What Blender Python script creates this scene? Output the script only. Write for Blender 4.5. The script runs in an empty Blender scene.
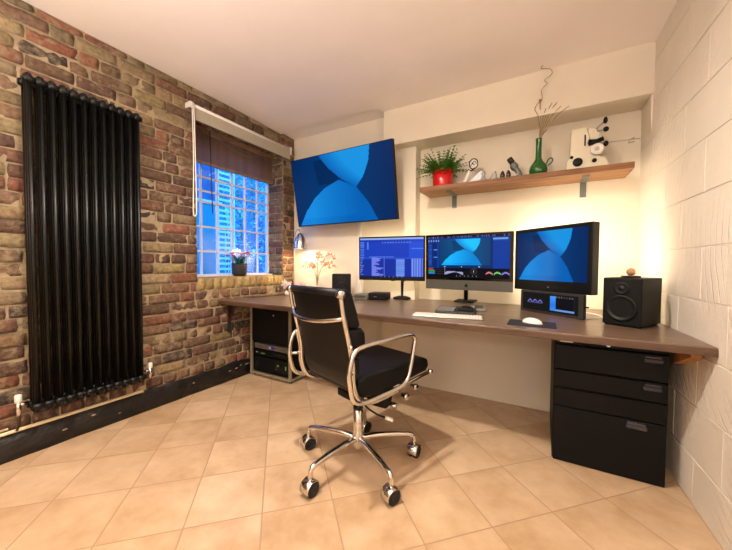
import bpy, bmesh, math, random
from mathutils import Vector, Matrix, noise
random.seed(7)
C = bpy.context.scene.collection
SC = bpy.context.scene
# ------------------------------------------------------------------ camera, world, lights, exposure
f_px = 312.665; yaw = 0.5146116; pit = 0.0324780; rol = 0.0058140
F = Vector((-math.sin(yaw)*math.cos(pit), math.cos(yaw)*math.cos(pit), -math.sin(pit)))
R = Vector((math.cos(yaw), math.sin(yaw), 0)); U = R.cross(F)
R2 = R*math.cos(rol)+U*math.sin(rol); U2 = -R*math.sin(rol)+U*math.cos(rol)
cd = bpy.data.cameras.new('camera'); cam = bpy.data.objects.new('camera', cd); C.objects.link(cam)
cd.sensor_width = 36; cd.sensor_fit = 'HORIZONTAL'; cd.lens = f_px*36/732; cd.clip_start = .02
m = Matrix((R2, U2, -F)).transposed().to_4x4(); m.translation = Vector((0, 0, 1.07)); cam.matrix_world = m
SC.camera = cam
SC.view_settings.view_transform = 'Standard'; SC.view_settings.look = 'None'
SC.view_settings.exposure = 0.0; SC.view_settings.gamma = 1; SC.view_settings.use_curve_mapping = False
w = bpy.data.worlds.new('dusk'); SC.world = w; w.use_nodes = True
bg = w.node_tree.nodes['Background']; bg.inputs[0].default_value = (.06, .36, 1, 1); bg.inputs[1].default_value = 8
def light(name, kind, loc, energy, col, size=.05, **k):
    l = bpy.data.lights.new(name, kind); l.energy = energy; l.color = col
    if kind in ('POINT', 'SPOT'): l.shadow_soft_size = size
    if kind == 'AREA': l.size = size
    for a, b in k.items(): setattr(l, a, b)
    o = bpy.data.objects.new(name, l); o.location = loc; C.objects.link(o); return o
light('ceiling_lamp_light', 'SPOT', (-.82, .72, 2.40), 178, (1, .89, .77), .05, spot_size=math.radians(176), spot_blend=.6)
light('rear_lamp_light', 'POINT', (-.05, -2.5, 2.0), 65, (1, .89, .78), .08)
ul = light('ceiling_fill_light', 'AREA', (-1.0, -.6, 1.55), 108, (1, .89, .82), .4); ul.rotation_euler = (math.pi, 0, 0)  # added upward fill to brighten the ceiling, no real lamp stands here
light('desk_lamp_light', 'POINT', (-2.232, 2.535, 1.252), 11, (1, .76, .46), .02)
# ------------------------------------------------------------------ materials
def lin(c):
    return tuple(((x/255)/12.92 if x/255 <= .04045 else ((x/255+.055)/1.055)**2.4) for x in c)+(1,)
def mat(name, col, rough=.5, metal=0, noise_amt=0, nscale=20, bump=0, bscale=60, spec=.5, coat=0):
    M = bpy.data.materials.new(name); M.use_nodes = True; nt = M.node_tree; b = nt.nodes['Principled BSDF']
    b.inputs['Base Color'].default_value = lin(col); b.inputs['Roughness'].default_value = rough
    b.inputs['Metallic'].default_value = metal; b.inputs['Specular IOR Level'].default_value = spec
    b.inputs['Coat Weight'].default_value = coat
    tc = nt.nodes.new('ShaderNodeTexCoord')
    if noise_amt:
        n = nt.nodes.new('ShaderNodeTexNoise'); n.inputs['Scale'].default_value = nscale; n.inputs['Detail'].default_value = 5
        nt.links.new(tc.outputs['Object'], n.inputs['Vector'])
        r = nt.nodes.new('ShaderNodeValToRGB'); e = r.color_ramp.elements
        c = lin(col); e[0].position = .3; e[1].position = .7
        e[0].color = tuple(x*(1-noise_amt) for x in c[:3])+(1,); e[1].color = tuple(min(1, x*(1+noise_amt)) for x in c[:3])+(1,)
        nt.links.new(n.outputs['Fac'], r.inputs[0]); nt.links.new(r.outputs[0], b.inputs['Base Color'])
    if bump:
        n = nt.nodes.new('ShaderNodeTexNoise'); n.inputs['Scale'].default_value = bscale; n.inputs['Detail'].default_value = 6
        nt.links.new(tc.outputs['Object'], n.inputs['Vector'])
        bp = nt.nodes.new('ShaderNodeBump'); bp.inputs['Strength'].default_value = bump; bp.inputs['Distance'].default_value = .01
        nt.links.new(n.outputs['Fac'], bp.inputs['Height']); nt.links.new(bp.outputs[0], b.inputs['Normal'])
    return M
def emis(name, col, s):
    M = bpy.data.materials.new(name); M.use_nodes = True; nt = M.node_tree; b = nt.nodes['Principled BSDF']
    b.inputs['Base Color'].default_value = (0, 0, 0, 1); b.inputs['Emission Color'].default_value = lin(col); b.inputs['Emission Strength'].default_value = s
    return M
def node(nt, t, **k):
    n = nt.nodes.new(t)
    for a, v in k.items(): setattr(n, a, v)
    return n
def mth(nt, op, a, b=None):
    n = node(nt, 'ShaderNodeMath', operation=op)
    for i, v in enumerate((a, b)):
        if v is None: continue
        if isinstance(v, (int, float)): n.inputs[i].default_value = v
        else: nt.links.new(v, n.inputs[i])
    return n.outputs[0]
M = {}
M['plaster'] = mat('cream_plaster', (222, 211, 190), .85, 0, .03, 3, .12, 25)
M['ceiling'] = mat('ceiling_plaster', (238, 228, 218), .9, 0, .03, 2, .15, 12)
M['white'] = mat('white_paint', (228, 222, 212), .45)
M['chrome'] = mat('polished_chrome', (215, 212, 206), .12, 1)
M['alu'] = mat('satin_aluminium', (175, 172, 160), .35, 1)
M['leather'] = mat('black_leather', (5, 5, 5), .45, 0, .25, 30, .12, 220, spec=.3)
M['black'] = mat('black_plastic', (7, 7, 8), .5, spec=.25)
M['blackgloss'] = mat('gloss_black', (6, 6, 7), .12)
M['blackmetal'] = mat('black_steel', (4, 4, 4), .5, 0, .15, 12, spec=.2)
M['rad'] = mat('black_radiator_paint', (6, 7, 6), .36, 0, .15, 15, spec=.3)
M['rubber'] = mat('rubber', (18, 18, 18), .7)
M['brass'] = mat('brass', (190, 150, 80), .3, 1)
M['green'] = mat('green_glass', (12, 82, 22), .12, 0, coat=.5)
M['red'] = mat('red_glaze', (190, 12, 22), .25, 0, coat=.4)
M['leaf'] = mat('leaf', (84, 140, 34), .5, 0, .35, 30)
M['leaf2'] = mat('leaf_dark', (45, 98, 42), .5, 0, .35, 30)
M['petal'] = mat('pink_petal', (190, 30, 60), .6)
M['petalw'] = mat('pale_petal', (235, 205, 190), .6)
M['coral'] = mat('coral_petal', (235, 140, 115), .6)
M['twig'] = mat('dry_twig', (150, 128, 92), .8)
M['terra'] = mat('dark_pot', (38, 36, 36), .6)
M['grey'] = mat('dark_grey_panel', (40, 39, 36), .5)
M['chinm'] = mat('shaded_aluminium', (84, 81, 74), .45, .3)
M['midgrey'] = mat('mid_grey', (120, 118, 112), .5)
M['strap'] = mat('galvanised_strap', (104, 112, 106), .5, .3)
M['mousem'] = mat('mouse_mat', (22, 24, 34), .8)
M['cable'] = mat('black_cable', (14, 14, 14), .6)
M['pipe'] = mat('cream_pipe_paint', (225, 208, 170), .4)
M['copper'] = mat('dark_copper', (70, 48, 32), .5, .6)
M['blind'] = mat('roller_fabric', (170, 162, 142), .8, 0, .05, 60)
M['slat'] = mat('dark_wood_slat', (140, 106, 74), .55, 0, .35, 14)
M['skirt'] = mat('black_painted_skirting', (20, 17, 15), .45, 0, .7, 9, 1.0, 22)
M['chip'] = mat('chipped_plaster', (150, 125, 95), .8)
M['wood2'] = mat('pale_timber', (170, 118, 66), .6, 0, .2, 20)
M['proj'] = mat('ivory_enamel', (218, 208, 182), .4, 0, .04, 8)
M['pewter'] = mat('pewter', (110, 108, 98), .45, .5)
M['bark'] = mat('carved_dark_wood', (48, 30, 22), .6)
M['ball'] = mat('turned_wood', (178, 130, 92), .5, 0, .15, 40)
M['spk'] = mat('speaker_black', (6, 7, 5), .55, 0, .1, 20, spec=.25)
M['cone'] = mat('speaker_cone', (9, 9, 9), .5, spec=.3)
# clear ornaments
g = bpy.data.materials.new('clear_ornament_glass'); g.use_nodes = True; b = g.node_tree.nodes['Principled BSDF']
b.inputs['Base Color'].default_value = (.36, .35, .31, 1); b.inputs['Transmission Weight'].default_value = .12; b.inputs['Roughness'].default_value = .3
M['glass'] = g
def wood(name, c1, c2, rough, sc=(1.2, 14, 14), rotz=0):
    W = bpy.data.materials.new(name); W.use_nodes = True; nt = W.node_tree; b = nt.nodes['Principled BSDF']
    tc = node(nt, 'ShaderNodeTexCoord'); mp = node(nt, 'ShaderNodeMapping'); mp.inputs['Scale'].default_value = sc
    nt.links.new(tc.outputs['Object'], mp.inputs[0])
    n = node(nt, 'ShaderNodeTexNoise'); n.inputs['Scale'].default_value = 2.2; n.inputs['Detail'].default_value = 8; n.inputs['Roughness'].default_value = .62
    nt.links.new(mp.outputs[0], n.inputs[0])
    r = node(nt, 'ShaderNodeValToRGB'); r.color_ramp.elements[0].position = .32; r.color_ramp.elements[1].position = .68
    r.color_ramp.elements[0].color = lin(c1); r.color_ramp.elements[1].color = lin(c2)
    nt.links.new(n.outputs['Fac'], r.inputs[0]); nt.links.new(r.outputs[0], b.inputs['Base Color'])
    b.inputs['Roughness'].default_value = rough
    bp = node(nt, 'ShaderNodeBump'); bp.inputs['Strength'].default_value = .08; nt.links.new(n.outputs['Fac'], bp.inputs['Height']); nt.links.new(bp.outputs[0], b.inputs['Normal'])
    return W
M['desk'] = wood('walnut_worktop', (80, 62, 50), (126, 102, 82), .30)
M['edge'] = wood('dark_walnut_edge', (60, 42, 30), (96, 70, 50), .4)
M['edge2'] = wood('weathered_shelf_edge', (92, 60, 34), (146, 98, 58), .65, (2, 14, 30))
M['shelf'] = wood('rustic_shelf_wood', (112, 76, 46), (170, 122, 80), .55)
# floor tiles
T = bpy.data.materials.new('sandstone_tiles'); T.use_nodes = True; nt = T.node_tree; b = nt.nodes['Principled BSDF']
tc = node(nt, 'ShaderNodeTexCoord'); sx = node(nt, 'ShaderNodeSeparateXYZ'); nt.links.new(tc.outputs['Object'], sx.inputs[0])
X = mth(nt, 'ADD', sx.outputs[0], 1.469); Y = mth(nt, 'SUBTRACT', sx.outputs[1], .935)
u = mth(nt, 'DIVIDE', mth(nt, 'MULTIPLY', mth(nt, 'ADD', X, Y), .70711), .304)
v = mth(nt, 'DIVIDE', mth(nt, 'MULTIPLY', mth(nt, 'SUBTRACT', Y, X), .70711), .320)
def edge(t):
    fr = mth(nt, 'FRACT', t); return mth(nt, 'MINIMUM', fr, mth(nt, 'SUBTRACT', 1.0, fr))
dist = mth(nt, 'MINIMUM', edge(u), edge(v))
mr = node(nt, 'ShaderNodeMapRange'); mr.inputs[1].default_value = .005; mr.inputs[2].default_value = .012; nt.links.new(dist, mr.inputs[0])
cv = node(nt, 'ShaderNodeCombineXYZ'); nt.links.new(mth(nt, 'FLOOR', u), cv.inputs[0]); nt.links.new(mth(nt, 'FLOOR', v), cv.inputs[1])
wn = node(nt, 'ShaderNodeTexWhiteNoise', noise_dimensions='2D'); nt.links.new(cv.outputs[0], wn.inputs[0])
n1 = node(nt, 'ShaderNodeTexNoise'); n1.inputs['Scale'].default_value = 4.5; n1.inputs['Detail'].default_value = 7; n1.inputs['Roughness'].default_value = .6
va = node(nt, 'ShaderNodeVectorMath', operation='MULTIPLY_ADD'); va.inputs[1].default_value = (3, 3, 3)
nt.links.new(wn.outputs['Color'], va.inputs[0]); nt.links.new(tc.outputs['Object'], va.inputs[2]); nt.links.new(va.outputs[0], n1.inputs[0])
r = node(nt, 'ShaderNodeValToRGB'); e = r.color_ramp.elements; e[0].position = .3; e[0].color = lin((176, 144, 108)); e[1].position = .72; e[1].color = lin((212, 184, 152))
ff = mth(nt, 'ADD', n1.outputs['Fac'], mth(nt, 'MULTIPLY', mth(nt, 'SUBTRACT', wn.outputs['Value'], .5), .14))
nt.links.new(ff, r.inputs[0])
mx = node(nt, 'ShaderNodeMix', data_type='RGBA'); mx.inputs[6].default_value = lin((164, 135, 104)); nt.links.new(mr.outputs[0], mx.inputs[0]); nt.links.new(r.outputs[0], mx.inputs[7])
nt.links.new(mx.outputs[2], b.inputs['Base Color'])
b.inputs['Roughness'].default_value = .36
bp = node(nt, 'ShaderNodeBump'); bp.inputs['Strength'].default_value = .25; bp.inputs['Distance'].default_value = .004
hh = mth(nt, 'ADD', mr.outputs[0], mth(nt, 'MULTIPLY', n1.outputs['Fac'], .5)); nt.links.new(hh, bp.inputs['Height']); nt.links.new(bp.outputs[0], b.inputs['Normal'])
M['tiles'] = T
# bricks: colour per brick held in an attribute, speckled by noise
def attr_mat(name, rough, smear, amt, bump, attr='col'):
    B = bpy.data.materials.new(name); B.use_nodes = True; nt = B.node_tree; b = nt.nodes['Principled BSDF']
    at = node(nt, 'ShaderNodeAttribute', attribute_name=attr); tc = node(nt, 'ShaderNodeTexCoord')
    n = node(nt, 'ShaderNodeTexNoise'); n.inputs['Scale'].default_value = 22; n.inputs['Detail'].default_value = 8; n.inputs['Roughness'].default_value = .7
    nt.links.new(tc.outputs['Object'], n.inputs[0])
    r = node(nt, 'ShaderNodeMapRange'); r.inputs[1].default_value = .50; r.inputs[2].default_value = .68; r.inputs[4].default_value = amt
    n3 = node(nt, 'ShaderNodeTexNoise'); n3.inputs['Scale'].default_value = 3.2; n3.inputs['Detail'].default_value = 3; nt.links.new(tc.outputs['Object'], n3.inputs[0])
    nt.links.new(mth(nt, 'ADD', n.outputs['Fac'], mth(nt, 'MULTIPLY', mth(nt, 'SUBTRACT', n3.outputs['Fac'], .48), .55)), r.inputs[0])
    n2 = node(nt, 'ShaderNodeTexNoise'); n2.inputs['Scale'].default_value = 45; n2.inputs['Detail'].default_value = 4; nt.links.new(tc.outputs['Object'], n2.inputs[0])
    dk = node(nt, 'ShaderNodeMix', data_type='RGBA', blend_type='MULTIPLY'); dk.inputs[0].default_value = .8; nt.links.new(at.outputs['Color'], dk.inputs[6])
    rr = node(nt, 'ShaderNodeValToRGB'); rr.color_ramp.elements[0].position = .3; rr.color_ramp.elements[0].color = (.45, .42, .40, 1); rr.color_ramp.elements[1].position = .62
    nt.links.new(n2.outputs['Fac'], rr.inputs[0]); nt.links.new(rr.outputs[0], dk.inputs[7])
    mx = node(nt, 'ShaderNodeMix', data_type='RGBA'); mx.inputs[7].default_value = lin(smear); nt.links.new(r.outputs[0], mx.inputs[0]); nt.links.new(dk.outputs[2], mx.inputs[6])
    nt.links.new(mx.outputs[2], b.inputs['Base Color']); b.inputs['Roughness'].default_value = rough
    bp = node(nt, 'ShaderNodeBump'); bp.inputs['Strength'].default_value = bump; bp.inputs['Distance'].default_value = .012; nt.links.new(n.outputs['Fac'], bp.inputs['Height']); nt.links.new(bp.outputs[0], b.inputs['Normal'])
    return B
M['brick'] = attr_mat('old_brick', .85, (140, 122, 94), .75, 1.0)
M['mortar'] = mat('lime_mortar', (146, 128, 100), .9, 0, .35, 9, 1.0, 40)
# painted block: scratches
B = mat('painted_block', (222, 212, 196), .6, 0, .03, 5); nt = B.node_tree; b = nt.nodes['Principled BSDF']
tc = node(nt, 'ShaderNodeTexCoord'); mp = node(nt, 'ShaderNodeMapping'); mp.inputs['Location'].default_value = (0, -1.1, -1.2); nt.links.new(tc.outputs['Object'], mp.inputs[0])
wv = node(nt, 'ShaderNodeTexWave', wave_type='RINGS', rings_direction='X'); wv.inputs['Scale'].default_value = 7; wv.inputs['Distortion'].default_value = 2.2; wv.inputs['Detail'].default_value = 3; wv.inputs['Detail Scale'].default_value = 1.5
nt.links.new(mp.outputs[0], wv.inputs[0])
rp = node(nt, 'ShaderNodeValToRGB'); rp.color_ramp.elements[0].position = 0; rp.color_ramp.elements[1].position = .12; nt.links.new(wv.outputs['Color'], rp.inputs[0])
nz = node(nt, 'ShaderNodeTexNoise'); nz.inputs['Scale'].default_value = 30; nz.inputs['Detail'].default_value = 6; nt.links.new(tc.outputs['Object'], nz.inputs[0])
nm = node(nt, 'ShaderNodeTexNoise'); nm.inputs['Scale'].default_value = 4; nt.links.new(tc.outputs['Object'], nm.inputs[0])
msk = node(nt, 'ShaderNodeMapRange'); msk.inputs[1].default_value = .42; msk.inputs[2].default_value = .6; nt.links.new(nm.outputs['Fac'], msk.inputs[0])
hh = mth(nt, 'ADD', mth(nt, 'MULTIPLY', mth(nt, 'MULTIPLY', rp.outputs[0], msk.outputs[0]), .5), mth(nt, 'MULTIPLY', nz.outputs['Fac'], .45))
bp = node(nt, 'ShaderNodeBump'); bp.inputs['Strength'].default_value = .6; bp.inputs['Distance'].default_value = .01; nt.links.new(hh, bp.inputs['Height']); nt.links.new(bp.outputs[0], b.inputs['Normal'])
M['block'] = B
# screens
def screen_mat(name, s):
    B = bpy.data.materials.new(name); B.use_nodes = True; nt = B.node_tree; b = nt.nodes['Principled BSDF']
    at = node(nt, 'ShaderNodeAttribute', attribute_name='col'); b.inputs['Base Color'].default_value = (.0, .0, .0, 1); b.inputs['Roughness'].default_value = .3; b.inputs['Specular IOR Level'].default_value = .12
    nt.links.new(at.outputs['Color'], b.inputs['Emission Color']); b.inputs['Emission Strength'].default_value = s
    return B
M['screen'] = screen_mat('lit_screen', 1.0)
M['led_blue'] = emis('blue_indicator', (50, 60, 200), .4); M['led_green'] = emis('green_indicator', (170, 200, 110), .3); M['led_white'] = emis('white_indicator', (220, 220, 255), .6)
M['bulb'] = emis('warm_bulb', (255, 210, 130), 6)
# window glass: thin, see-through, a little reflective and rippled
Gm = bpy.data.materials.new('rippled_window_glass'); Gm.use_nodes = True; nt = Gm.node_tree; nt.nodes.clear()
out = node(nt, 'ShaderNodeOutputMaterial'); mxs = node(nt, 'ShaderNodeMixShader'); tr = node(nt, 'ShaderNodeBsdfTransparent'); tr.inputs[0].default_value = (.86, .95, 1, 1)
gl = node(nt, 'ShaderNodeBsdfGlossy'); gl.inputs['Roughness'].default_value = .15; mxs.inputs[0].default_value = .12
nt.links.new(tr.outputs[0], mxs.inputs[1]); nt.links.new(gl.outputs[0], mxs.inputs[2]); nt.links.new(mxs.outputs[0], out.inputs[0])
M['pane'] = Gm
# ------------------------------------------------------------------ mesh helpers
class MB:
    def __init__(s): s.bm = bmesh.new()
    def box(s, a, b, mi=0, mtx=None):
        vs = [s.bm.verts.new((x, y, z)) for x in (a[0], b[0]) for y in (a[1], b[1]) for z in (a[2], b[2])]
        if mtx: [setattr(v_, 'co', mtx @ v_.co) for v_ in vs]
        for q in ((0, 1, 3, 2), (4, 6, 7, 5), (0, 4, 5, 1), (2, 3, 7, 6), (0, 2, 6, 4), (1, 5, 7, 3)):
            fc = s.bm.faces.new([vs[i] for i in q]); fc.material_index = mi
        return s
    def tube(s, pts, r, n=10, caps=True, mi=0, closed=False):
        pts = [Vector(p) for p in pts]; N = len(pts); rr = r if isinstance(r, (list, tuple)) else [r]*N
        rings = []; up = None
        for i, p in enumerate(pts):
            if closed: t = pts[(i+1) % N]-pts[i-1]
            else: t = pts[min(i+1, N-1)]-pts[max(i-1, 0)]
            t.normalize()
            if up is None: up = t.orthogonal().normalized()
            up = (up-t*up.dot(t)).normalized(); w_ = t.cross(up)
            rings.append([s.bm.verts.new(p+(up*math.cos(a)+w_*math.sin(a))*rr[i]) for a in [2*math.pi*k/n for k in range(n)]])
        for i in range(N if closed else N-1):
            A, B_ = rings[i], rings[(i+1) % N]
            off = 0
            if closed and i == N-1:
                off = min(range(n), key=lambda o: (A[0].co-B_[o].co).length)
            for k in range(n):
                fc = s.bm.faces.new((A[k], A[(k+1) % n], B_[(k+1+off) % n], B_[(k+off) % n])); fc.smooth = True; fc.material_index = mi
        if caps and not closed:
            s.bm.faces.new(rings[0][::-1]).material_index = mi; s.bm.faces.new(rings[-1]).material_index = mi
        return s
    def lathe(s, prof, n=20, c=(0, 0, 0), axis=None, mi=0, cap=True):
        M_ = Matrix.Identity(3)
        if axis is not None: M_ = Vector((0, 0, 1)).rotation_difference(Vector(axis)).to_matrix()
        c = Vector(c); rings = []
        for r_, z in prof:
            if r_ < 1e-5: rings.append([s.bm.verts.new(c+M_ @ Vector((0, 0, z)))])
            else: rings.append([s.bm.verts.new(c+M_ @ Vector((r_*math.cos(a), r_*math.sin(a), z))) for a in [2*math.pi*k/n for k in range(n)]])
        for A, B_ in zip(rings, rings[1:]):
            for k in range(n):
                if len(A) == 1 and len(B_) == 1: break
                if len(A) == 1: q = (A[0], B_[(k+1) % n], B_[k])
                elif len(B_) == 1: q = (A[k], A[(k+1) % n], B_[0])
                else: q = (A[k], A[(k+1) % n], B_[(k+1) % n], B_[k])
                fc = s.bm.faces.new(q); fc.smooth = True; fc.material_index = mi
        if cap and len(rings[0]) > 1: s.bm.faces.new(rings[0][::-1]).material_index = mi
        if cap and len(rings[-1]) > 1: s.bm.faces.new(rings[-1]).material_index = mi
        return s
    def cyl(s, c, axis, r, h, n=20, mi=0): return s.lathe([(r, -h/2), (r, h/2)], n, c, axis, mi)
    def sphere(s, c, r, n=12, sc=(1, 1, 1), mi=0):
        prof = [(max(1e-6, math.sin(math.pi*i/n)), -math.cos(math.pi*i/n)) for i in range(n+1)]; prof[0] = (0, -1); prof[-1] = (0, 1)
        k = len(s.bm.verts); s.lathe(prof, n, (0, 0, 0), None, mi); s.bm.verts.ensure_lookup_table()
        for v_ in s.bm.verts[k:]: v_.co = Vector((v_.co.x*r*sc[0]+c[0], v_.co.y*r*sc[1]+c[1], v_.co.z*r*sc[2]+c[2]))
        return s
    def prism(s, poly, lo, hi, plane='xy', mi=0):
        def P(a, b_, h): return {'xy': (a, b_, h), 'yz': (h, a, b_), 'xz': (a, h, b_)}[plane]
        A = [s.bm.verts.new(P(a, b_, lo)) for a, b_ in poly]; B_ = [s.bm.verts.new(P(a, b_, hi)) for a, b_ in poly]; n = len(poly)
        s.bm.faces.new(A).material_index = mi; s.bm.faces.new(B_[::-1]).material_index = mi
        for i in range(n): s.bm.faces.new((A[i], B_[i], B_[(i+1) % n], A[(i+1) % n])).material_index = mi
        return s
    def leaf(s, p, d, L, W, droop=.3, mi=0):
        p = Vector(p); d = Vector(d).normalized(); sd = d.cross(Vector((0, 0, 1)))
        sd = sd.normalized() if sd.length > 1e-3 else Vector((1, 0, 0)); k = []
        for i in range(5):
            t = i/4; c = p+d*L*t+Vector((0, 0, -droop*L*t*t)); w_ = W*math.sin(math.pi*min(.97, .12+t*.85))*.5
            k.append((s.bm.verts.new(c+sd*w_), s.bm.verts.new(c-Vector((0, 0, W*.12))), s.bm.verts.new(c-sd*w_)))
        for a, b_ in zip(k, k[1:]):
            for j in (0, 1): fc = s.bm.faces.new((a[j], a[j+1], b_[j+1], b_[j])); fc.smooth = True; fc.material_index = mi
        return s
    def build(s, name, m_, parent=None, bevel=0, seg=2, smooth=False, fix=True):
        if fix: bmesh.ops.recalc_face_normals(s.bm, faces=s.bm.faces)
        me = bpy.data.meshes.new(name)
        if smooth:
            for fc in s.bm.faces: fc.smooth = True
        s.bm.to_mesh(me); s.bm.free()
        o = bpy.data.objects.new(name, me); C.objects.link(o)
        for q in (m_ if isinstance(m_, (list, tuple)) else [m_]): me.materials.append(M[q] if isinstance(q, str) else q)
        if parent: o.parent = parent
        if bevel:
            b_ = o.modifiers.new('bevel', 'BEVEL'); b_.width = bevel; b_.segments = seg; b_.limit_method = 'ANGLE'; b_.angle_limit = math.radians(40)
            wn_ = o.modifiers.new('wn', 'WEIGHTED_NORMAL')
            for fc in me.polygons: fc.use_smooth = True
        return o
def tag(o, label, cat, group=None):
    o['label'] = label; o['category'] = cat
    if group: o['group'] = group
    return o
def thing(name, label, cat, loc=(0, 0, 0), rz=0, group=None):
    o = bpy.data.objects.new(name, None); C.objects.link(o); o.empty_display_size = .05
    o.location = loc; o.rotation_euler = (0, 0, rz); return tag(o, label, cat, group)
def struct(o): o['kind'] = 'structure'; return o
def copy_tree(o, parent=None):
    c = o.copy(); C.objects.link(c)
    if parent: c.parent = parent
    for ch in list(o.children): copy_tree(ch, c)
    return c
def crv(pts, n=6, closed=False):     # Catmull-Rom through the points
    P = [Vector(p) for p in pts]; N = len(P); o = []
    for i in range(N if closed else N-1):
        a = P[(i-1) % N] if closed or i > 0 else P[0]*2-P[1]
        b_, c = P[i], P[(i+1) % N]
        d = P[(i+2) % N] if closed or i < N-2 else P[-1]*2-P[-2]
        for k in range(n):
            t = k/n; o.append(.5*((2*b_)+(-a+c)*t+(2*a-5*b_+4*c-d)*t*t+(-a+3*b_-3*c+d)*t**3))
    if not closed: o.append(P[-1])
    return o
D = math.radians
# ------------------------------------------------------------------ room shell
XL, XR, ZC, YF = -2.50, .606, 2.50, -3.3
struct(MB().box((XL-.45, YF-.1, -.12), (XR+.1, 3.0, 0)).build('floor', 'tiles'))
cb = MB().prism([(YF-.1, 2.505), (1.9, 2.50), (2.53, 2.478), (2.53, 2.66), (YF-.1, 2.66)], XL-.05, XR+.1, 'yz')
cb.prism([(2.53, 2.498), (3.0, 2.476), (3.0, 2.66), (2.53, 2.66)], XL-.05, -1.307, 'yz'); cb.prism([(2.53, 2.478), (3.0, 2.462), (3.0, 2.66), (2.53, 2.66)], -1.307, XR+.1, 'yz')  # left strip stepped up, a shape invented to give a shadow band
struct(cb.build('ceiling', 'ceiling'))
for wbx in (((XL-.02, 2.74, 0), (-1.03, 3.0, 2.60)), ((-1.035, 2.86, .70), (XR+.05, 3.0, 2.2)), ((-1.307, 2.62, 2.158), (XR+.05, 3.0, 2.60)), ((-1.307, 2.62, 0), (XR+.05, 3.0, .705))):
    struct(MB().box(*wbx).build('wall_back', 'plaster', bevel=.006, seg=2))
def xr(y): return XR-(y-1.95)*.034      # the right wall runs slightly out of square
struct(MB().prism([(.62, 1.86), (.592, 1.88), (.580, 1.93), (.574, 2.02), (.572, 2.158), (.64, 2.158), (.64, 1.86)], 2.63, 2.9, 'xz').build('trim_1', 'plaster', bevel=.012, seg=3))
struct(MB().box((XL-.02, YF-.1, 0), (XR+.05, YF, ZC)).build('wall_front', 'plaster'))
# right wall: painted blocks with real joints
rb = MB(); rb.box((XR+.0035, YF, 0), (XR+.12, 2.87, ZC+.1)); mod = .2375
for row in range(11):
    z0 = -.03+row*mod; off = (2.13 if row % 2 == 1 else 2.13-.225)+.02
    for k in range(-13, 4):
        y0 = off+k*.45; y1 = y0+.45; g_ = .003
        a, b_ = max(y0, YF)+g_, min(y1, 2.86)-g_; c, d = max(z0, 0)+g_, min(z0+mod, ZC)-g_
        if b_-a < .02 or d-c < .02: continue
        rb.box((XR+random.uniform(-.001, .001), a, c), (XR+.02, b_, d))
for v_ in rb.bm.verts: v_.co.x -= (v_.co.y-1.95)*.034
struct(rb.build('wall_right', 'block', bevel=.0022, seg=2))
# left wall: every brick modelled
WY0, WY1, WZ0, WZ1, WD = 1.572, 2.557, .950, 2.285, .23
PAL = [((108, 74, 56), 6), ((92, 66, 52), 6), ((66, 55, 48), 2), ((126, 78, 58), 3), ((114, 88, 66), 6), ((122, 102, 74), 2), ((134, 88, 64), 1)]
YEL = [((134, 114, 80), 4), ((120, 102, 74), 3), ((146, 126, 92), 2)]
SILL = [((172, 146, 92), 4), ((156, 128, 80), 3), ((182, 158, 108), 2)]
bw = MB(); colL = bw.bm.loops.layers.float_color.new('col')
def paint(fs, c):
    for fc in fs:
        for l in fc.loops: l[colL] = c
def brick(o, ud, vd, nd, u0, u1, v0, v1, pal, bulge=.0025):
    ws = [p[1] for p in pal]; c = lin(random.choices([p[0] for p in pal], ws)[0]); j = random.uniform(.8, 1.2)
    c = (c[0]*j, c[1]*j*random.uniform(.94, 1.06), c[2]*j*random.uniform(.9, 1.1), 1)
    g_ = random.uniform(.003, .0065); u0 += g_; u1 -= g_; v0 += g_*.8; v1 -= g_*.8
    if u1-u0 < .02 or v1-v0 < .02: return
    nx = max(2, int((u1-u0)/.03)); nz = 3; base = random.uniform(-.0035, .005); rot = random.uniform(-.02, .02)
    gr = []; sd = Vector((random.random()*99, random.random()*99, 3))
    for i in range(nx+1):
        col = []
        for k in range(nz+1):
            s_, t_ = i/nx, k/nz; uu = u0+(u1-u0)*s_; vv = v0+(v1-v0)*t_
            e_ = (i in (0, nx)) or (k in (0, nz)); cor = (i in (0, nx)) and (k in (0, nz))
            n_ = noise.noise(sd+Vector((uu*18, vv*18, 0))); n2 = noise.noise(sd+Vector((uu*30+7, vv*30, 5)))
            uu += n2*.005+(.003 if i == 0 else -.003 if i == nx else 0)*cor; vv += n_*.0045+rot*(s_-.5)*(u1-u0)+(.002 if k == 0 else -.002 if k == nz else 0)*cor
            hgt = base+n_*.005+(bulge if not e_ else .001)
            col.append(bw.bm.verts.new(o+ud*uu+vd*vv+nd*hgt))
        gr.append(col)
    fs = []
    for i in range(nx):
        for k in range(nz): fc = bw.bm.faces.new((gr[i][k], gr[i+1][k], gr[i+1][k+1], gr[i][k+1])); fc.smooth = True; fs.append(fc)
    loop = [gr[i][0] for i in range(nx+1)]+[gr[nx][k] for k in range(1, nz+1)]+[gr[i][nz] for i in range(nx-1, -1, -1)]+[gr[0][k] for k in range(nz-1, 0, -1)]
    bk = [bw.bm.verts.new(v_.co-nd*.022) for v_ in loop]
    for i in range(len(loop)): fs.append(bw.bm.faces.new((loop[i], bk[i], bk[(i+1) % len(bk)], loop[(i+1) % len(loop)])))
    paint(fs, c)
VX, VY, VZ = Vector((1, 0, 0)), Vector((0, 1, 0)), Vector((0, 0, 1))
CH = .0765; O = Vector((XL, 0, 0))
def clip(a, b_, lo, hi): return max(a, lo), min(b_, hi)
row = 0; z = 0.0
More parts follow.
